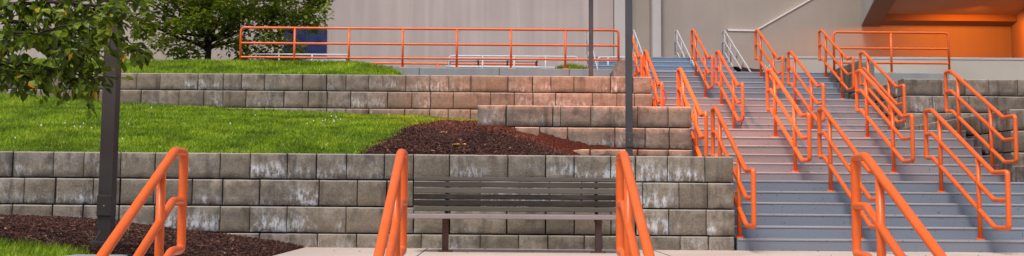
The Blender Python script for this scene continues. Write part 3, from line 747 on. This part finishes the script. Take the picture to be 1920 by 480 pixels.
# warm light thrown by the middle post
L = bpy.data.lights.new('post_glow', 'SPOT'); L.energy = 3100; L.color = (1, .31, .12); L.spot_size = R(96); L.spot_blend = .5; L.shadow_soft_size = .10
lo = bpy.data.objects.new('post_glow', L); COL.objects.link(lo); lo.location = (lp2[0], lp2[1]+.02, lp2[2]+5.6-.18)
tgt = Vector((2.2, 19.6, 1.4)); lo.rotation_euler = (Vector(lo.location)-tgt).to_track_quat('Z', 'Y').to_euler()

# ------------------------------------------------------------------ wooden bench
bY = 13.2; a, b = px(776, 13.4, .6), px(1170, 13.4, .6)
t = thing('park_bench', 'weathered grey wooden slat bench with rusty legs against the block wall', 'bench', ((a+b)/2, bY, 0))
def hyb(y, Y): return hy(960, y, Y)
rng = random.Random(8)
edges = [332, 341, 352.5, 364, 375.5, 387.5, 398]; tones = [.62, .30, .75, .0, .05, .75]
for k in range(6):
    y_ = 13.42-.020*k; h1, h0 = hyb(edges[k], y_)-.003, hyb(edges[k+1], y_)+.0075
    s = MB(); s.box(a, b, y_-.02, y_+.018, h0, h1, 0, tones[k], ch=.006); s.build('back_slat' if k < 5 else 'seat_slat', M['wood'], t)
hseat = hyb(401, 12.9)
for k in range(5):
    y_ = 12.92+.085*k; s = MB(); s.box(a-.035, b+.03, y_, y_+.073, hseat-.045-.006*k, hseat-.006*k, 0, (.95, .7, .6, .8, .5)[k], ch=.009 if k else .016); s.build('seat_slat', M['wood'], t)
s = MB(); s.box(a-.035, b+.03, 12.895, 12.917, hseat-.062, hseat-.008, 0, .6, ch=.008); s.build('front_rail', M['seatedge'], t)
for xl in (px(835, 13.15, .2), px(1122, 13.15, .2)):
    s = MB(); s.box(xl-.038, xl+.038, 13.12, 13.19, 0, hseat-.07, ch=.006); s.box(xl-.03, xl+.03, 12.95, 13.40, hseat-.10, hseat-.065, ch=.004)
    s.build('leg', M['rust'], t)
    s = MB(); s.box(xl-.085, xl+.085, 13.08, 13.24, 0, .014, ch=.003); s.build('foot_plate', M['rust'], t)
    s = MB(); s.tube([(xl, 13.36, hseat-.09), (xl, 13.44, hseat+.05), (xl, 13.47, .83)], .022, n=8, fil=.03); s.build('back_bracket', M['rust'], t)

# concrete cheek beside the near stairs
t = thing('stair_cheek', 'low grey concrete cheek slab beside the nearest handrail at lower left', 'kerb', (-3, 7, 0))
s = MB(); s.box(px(140, 8.3, .2), px(241, 8.3, .2), 4.6, 8.3, -.94, hy(190, 477, 8.3), ch=.012); s.build('slab', M['curb'], t)

# ------------------------------------------------------------------ trees
def leafmesh(mb, P, dr, L, W, rng, tone, droop=.5):
    dr = dr.normalized(); side = dr.cross(Vector((rng.gauss(0, .5), rng.gauss(0, .5), 1))).normalized(); up = side.cross(dr)
    tip = P+dr*L+Vector((0, 0, -droop*L*.25)); m = P+dr*L*.45; k = len(mb.v); fold = up*W*.35
    mb.v += [tuple(P), tuple(P+dr*L*.3+side*W*.85+fold), tuple(P+dr*L*.7+side*W*.6+fold*.6-Vector((0,0,droop*L*.1))), tuple(tip), tuple(P+dr*L*.7-side*W*.6+fold*.6-Vector((0,0,droop*L*.1))), tuple(P+dr*L*.3-side*W*.85+fold), tuple(m-Vector((0,0,droop*L*.04)))]
    mb.face((k, k+1, k+2, k+6), 0, tone); mb.face((k+6, k+2, k+3), 0, tone); mb.face((k+5, k, k+6, k+4), 0, max(0, tone-.05)); mb.face((k+4, k+6, k+3), 0, max(0, tone-.05))
# near tree, trunk outside the left edge
rng = random.Random(42)
NX, NYd = -4.75, 8.9
t = thing('near_tree', 'leafy tree hanging over the upper left corner in front of the dark lamp post', 'tree', (NX, NYd, .35))
tr = MB(); tr.tube([(NX-.1, NYd, .2), (NX-.05, NYd, 1.2), (NX, NYd+.05, 2.3), (NX+.15, NYd+.1, 3.6)], .085, r1=.04, n=10, fil=.1); tr.build('trunk', M['bark'], t)
br = MB(); lf = MB()
def P3(x, y, Y): return Vector((px(x, Y, hy(x, y, Y)), Y, hy(x, y, Y)))
def branch(pts, r0, r1, twn, lfd, tl=.30, lsz=.076):
    P = [P3(*p) for p in pts]; Q = []
    for i in range(len(P)-1):
        for k in range(6): Q.append(P[i].lerp(P[i+1], k/6)+Vector([rng.gauss(0, .006) for _ in range(3)]))
    Q.append(P[-1]); br.tube(Q, r0, r1=r1, n=7)
    for _ in range(twn):
        u = rng.random()**.8*(len(Q)-1); i = min(int(u), len(Q)-2); B = Q[i].lerp(Q[i+1], u-i); d = (Q[i+1]-Q[i]).normalized()
        ax = Vector((rng.gauss(0, 1), rng.gauss(0, .8), rng.gauss(-.1, .7))).normalized(); dd = (d*.8+ax*.9).normalized(); L = tl*rng.uniform(.4, 1.1)
        T = [B]; 
        for k in range(4): dd = (dd+Vector((rng.gauss(0, .15), rng.gauss(0, .15), rng.gauss(-.10, .12)))).normalized(); T.append(T[-1]+dd*L/4)
        br.tube(T, .0045, r1=.0018, n=5)
        for k in range(lfd):
            v = (k+.5)/lfd*3.999; j = int(v); Pq = T[j].lerp(T[j+1], v-j); tdir = (T[j+1]-T[j]).normalized()
            sd = Vector((rng.gauss(0, 1), rng.gauss(0, 1), rng.gauss(-.25, .7))).normalized(); ld = (tdir*.7+sd*.9+Vector((0, 0, -.28))).normalized()
            tn = rng.betavariate(2, 2.2)*.93
            if rng.random() < .022: tn = 1
            S = lsz*rng.uniform(.65, 1.25); leafmesh(lf, Pq+ld*.012, ld, S, S*.40, rng, tn, .25)
branch([(-180, 60, 8.9), (-60, 75, 8.8), (40, 85, 8.7), (130, 95, 8.6), (195, 108, 8.6)], .022, .006, 42, 9)
branch([(-180, 110, 8.7), (-50, 118, 8.6), (50, 120, 8.5), (130, 135, 8.5), (178, 150, 8.5)], .018, .005, 42, 9)
branch([(-180, 0, 8.8), (-40, 10, 8.8), (90, 5, 8.7), (190, 10, 8.6), (262, -4, 8.5)], .022, .006, 64, 9)
branch([(-100, 30, 9.2), (20, 40, 9.1), (110, 42, 9.1), (190, 55, 9.0)], .018, .004, 36, 9)
branch([(190, 55, 9.0), (225, 72, 8.8), (262, 84, 8.7)], .005, .002, 6, 5, .12)
branch([(-120, -60, 9.0), (0, -40, 9.0), (120, -45, 8.8), (240, -40, 8.7)], .022, .006, 40, 8)
branch([(110, -60, 8.9), (114, 20, 8.9), (116, 70, 8.85), (113, 112, 8.8)], .016, .007, 26, 8)
branch([(225, 105, 8.6), (248, 96, 8.55), (266, 94, 8.5)], .004, .002, 9, 6, .12)
branch([(-80, 140, 8.4), (-10, 128, 8.4), (45, 138, 8.35)], .01, .004, 16, 8)
branch([(-120, 40, 8.4), (-20, 60, 8.4), (70, 62, 8.3), (150, 40, 8.3), (215, 30, 8.3)], .014, .004, 40, 9)
branch([(-250, -160, 9.2), (-60, -140, 9.2), (120, -150, 9.0)], .03, .006, 26, 8)
branch([(-350, 20, 9.4), (-200, -60, 9.6), (-60, -120, 10.0)], .03, .006, 30, 8)
br.build('branches', M['bark'], t); lf.build('crown', M['leaf'], t)
# small tree on the upper lawn
rng = random.Random(9)
TY = 28.6; TX = px(389, TY, 4)
t = thing('small_tree', 'round-crowned small tree standing on the upper lawn left of the long guardrail', 'tree', (TX, TY, 3.67))
hfk = hy(389, 86, TY); tr = MB(); tr.tube([(TX, TY, 3.6), (TX-.01, TY, 3.95), (TX+.02, TY, hfk), (TX+.05, TY, hfk+1.0)], .105, r1=.06, n=10, fil=.1)
limbs = []
for k in range(13):
    a = k*2.4; ln = rng.uniform(1.0, 1.9); st = hfk-.1+rng.random()*.8
    e = Vector((TX+math.cos(a)*ln*1.15, TY+math.sin(a)*ln, st+rng.uniform(.35, 1.4)))
    m_ = Vector((TX, TY, st)).lerp(e, .5)+Vector((0, 0, -.08)); tr.tube([(TX, TY, st), m_, e], .045, r1=.012, n=6, fil=.15); limbs.append(e)
tr.tube([(TX, TY, hfk-.15), (TX-.16, TY-.05, hfk+.0), (TX-.5, TY-.1, hfk+.45)], .05, r1=.02, n=7, fil=.1)
tr.tube([(TX, TY, hfk-.12), (TX+.25, TY-.05, hfk+.1), (TX+.8, TY-.1, hfk+.35)], .045, r1=.02, n=7, fil=.1)
tr.build('trunk', M['bark'], t)
lf = MB()
def crown_ok(p):
    dx = (p.x-TX-.25)/2.75; dy = (p.y-TY)/2.2; dz = (p.z-(hfk+1.55))/1.75
    return dx*dx+dy*dy+dz*dz
clumps = []
while len(clumps) < 185:
    p = Vector((TX+.25+rng.uniform(-2.8, 2.8), TY+rng.uniform(-2.3, 2.3), hfk+1.5+rng.uniform(-1.75, 2.0)))
    q = crown_ok(p)
    if q > 1 or (q < .3 and rng.random() < .6): continue
    if p.z < hfk+.16+.10*abs(p.x-TX-.2): continue
    clumps.append(p)
for (x_, y_) in ((350,105),(362,100),(335,88),(600,30),(585,45),(560,20),(425,80),(530,108),(505,98),(470,88),(545,118),(555,100),(262,60),(280,50),(300,78),(320,85),(590,10),(575,38),(520,70),(540,82),(460,118),(475,105)):
    clumps.append(Vector((px(x_, TY-.5, 5), TY-.5+rng.uniform(-.3, .3), hy(x_, y_, TY-.5))))
for p in clumps:
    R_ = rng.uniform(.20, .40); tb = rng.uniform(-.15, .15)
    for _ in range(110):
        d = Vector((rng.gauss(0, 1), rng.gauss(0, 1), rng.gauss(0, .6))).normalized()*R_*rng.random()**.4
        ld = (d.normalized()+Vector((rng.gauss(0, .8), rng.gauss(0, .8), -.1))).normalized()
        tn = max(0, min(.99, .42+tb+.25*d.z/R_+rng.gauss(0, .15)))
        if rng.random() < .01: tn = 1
        S = rng.uniform(.08, .14); leafmesh(lf, p+d, ld, S, S*.42, rng, tn, .2)
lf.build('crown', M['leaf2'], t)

# ------------------------------------------------------------------ small things
rng = random.Random(77)
mb = MB()
for _ in range(26):
    X, Y = rng.uniform(-6.5, -1.6), rng.uniform(14.3, 20.5)
    if rng.random() < .75: X, Y = (rng.gauss(-2.9, .35), rng.gauss(17.8, .5)) if rng.random() < .5 else (rng.gauss(-5.9, .4), rng.gauss(16.2, .6))
    if mid_mulch(X, Y) > .3 or Y < 14.3: continue
    z = h_mid(X, Y)+.09; mb.tube([(X, Y, z-.012), (X, Y, z+.012)], .009, n=5)
tag(mb.build('clover_flowers', M['flower']), 'tiny white clover heads dotted through the lower lawn', 'flowers', kind='stuff')
mb = MB()
for (x_, y_, Y) in ((840, 250, 16.0), (862, 280, 14.6), (855, 279, 14.6)):
    for k in range(7):
        X = px(x_+rng.uniform(-9, 9), Y, 1.4); yy2 = Y+rng.uniform(-.05, .05); z = h_mid(X, yy2)+.03; d = Vector((rng.gauss(0, 1), rng.gauss(0, 1), .1)); leafmesh(mb, Vector((X, yy2, z)), d, .055, .02, rng, .9)
tag(mb.build('dry_leaves', M['dryleaf']), 'orange dry leaves lying on the mulch below the middle wall', 'leaves', kind='stuff')
mb = MB()
for (x_, Y, n_, lg) in ((172, 10.0, 7, .16), (240, 11.2, 5, .2), (90, 9.6, 6, .1), (105, 9.6, 6, .1)):
    for k in range(n_):
        X = px(x_+rng.uniform(-6, 6), Y, .3); z = h_front(X, Y); e = (X+rng.gauss(0, .07), Y+rng.gauss(0, .05), z+lg*rng.uniform(.4, 1))
        mb.tube([(X, Y, z), ((X+e[0])/2+rng.gauss(0, .01), Y, z+(e[2]-z)*.6), e], .0025, n=4)
tag(mb.build('dry_stalks', M['dry']), 'thin dry plant stalks sticking out of the front mulch bed', 'stalks', kind='stuff')
mb = MB()
for k in range(70):
    X = rng.uniform(3, 7.5) if rng.random() < .7 else rng.uniform(-2.3, 2.9); Y = 13.97-abs(rng.gauss(0, .05)) if rng.random() < .7 else rng.uniform(12.7, 13.9)
    leafmesh(mb, Vector((X, Y, .006)), Vector((rng.gauss(0, 1), rng.gauss(0, 1), .08)), rng.uniform(.015, .035), .008, rng, .5)
tag(mb.build('leaf_litter', M['chips']), 'scattered dark leaf litter along the foot of the lowest step', 'litter', kind='stuff')
mb = MB()
for k in range(260):
    X = rng.uniform(-1.9, 1.2) if k < 200 else rng.uniform(-2.4, 2.8); Y = 14.15+rng.random()*.2; z = 1.16
SC.render.resolution_x = 1024; SC.render.resolution_y = 256
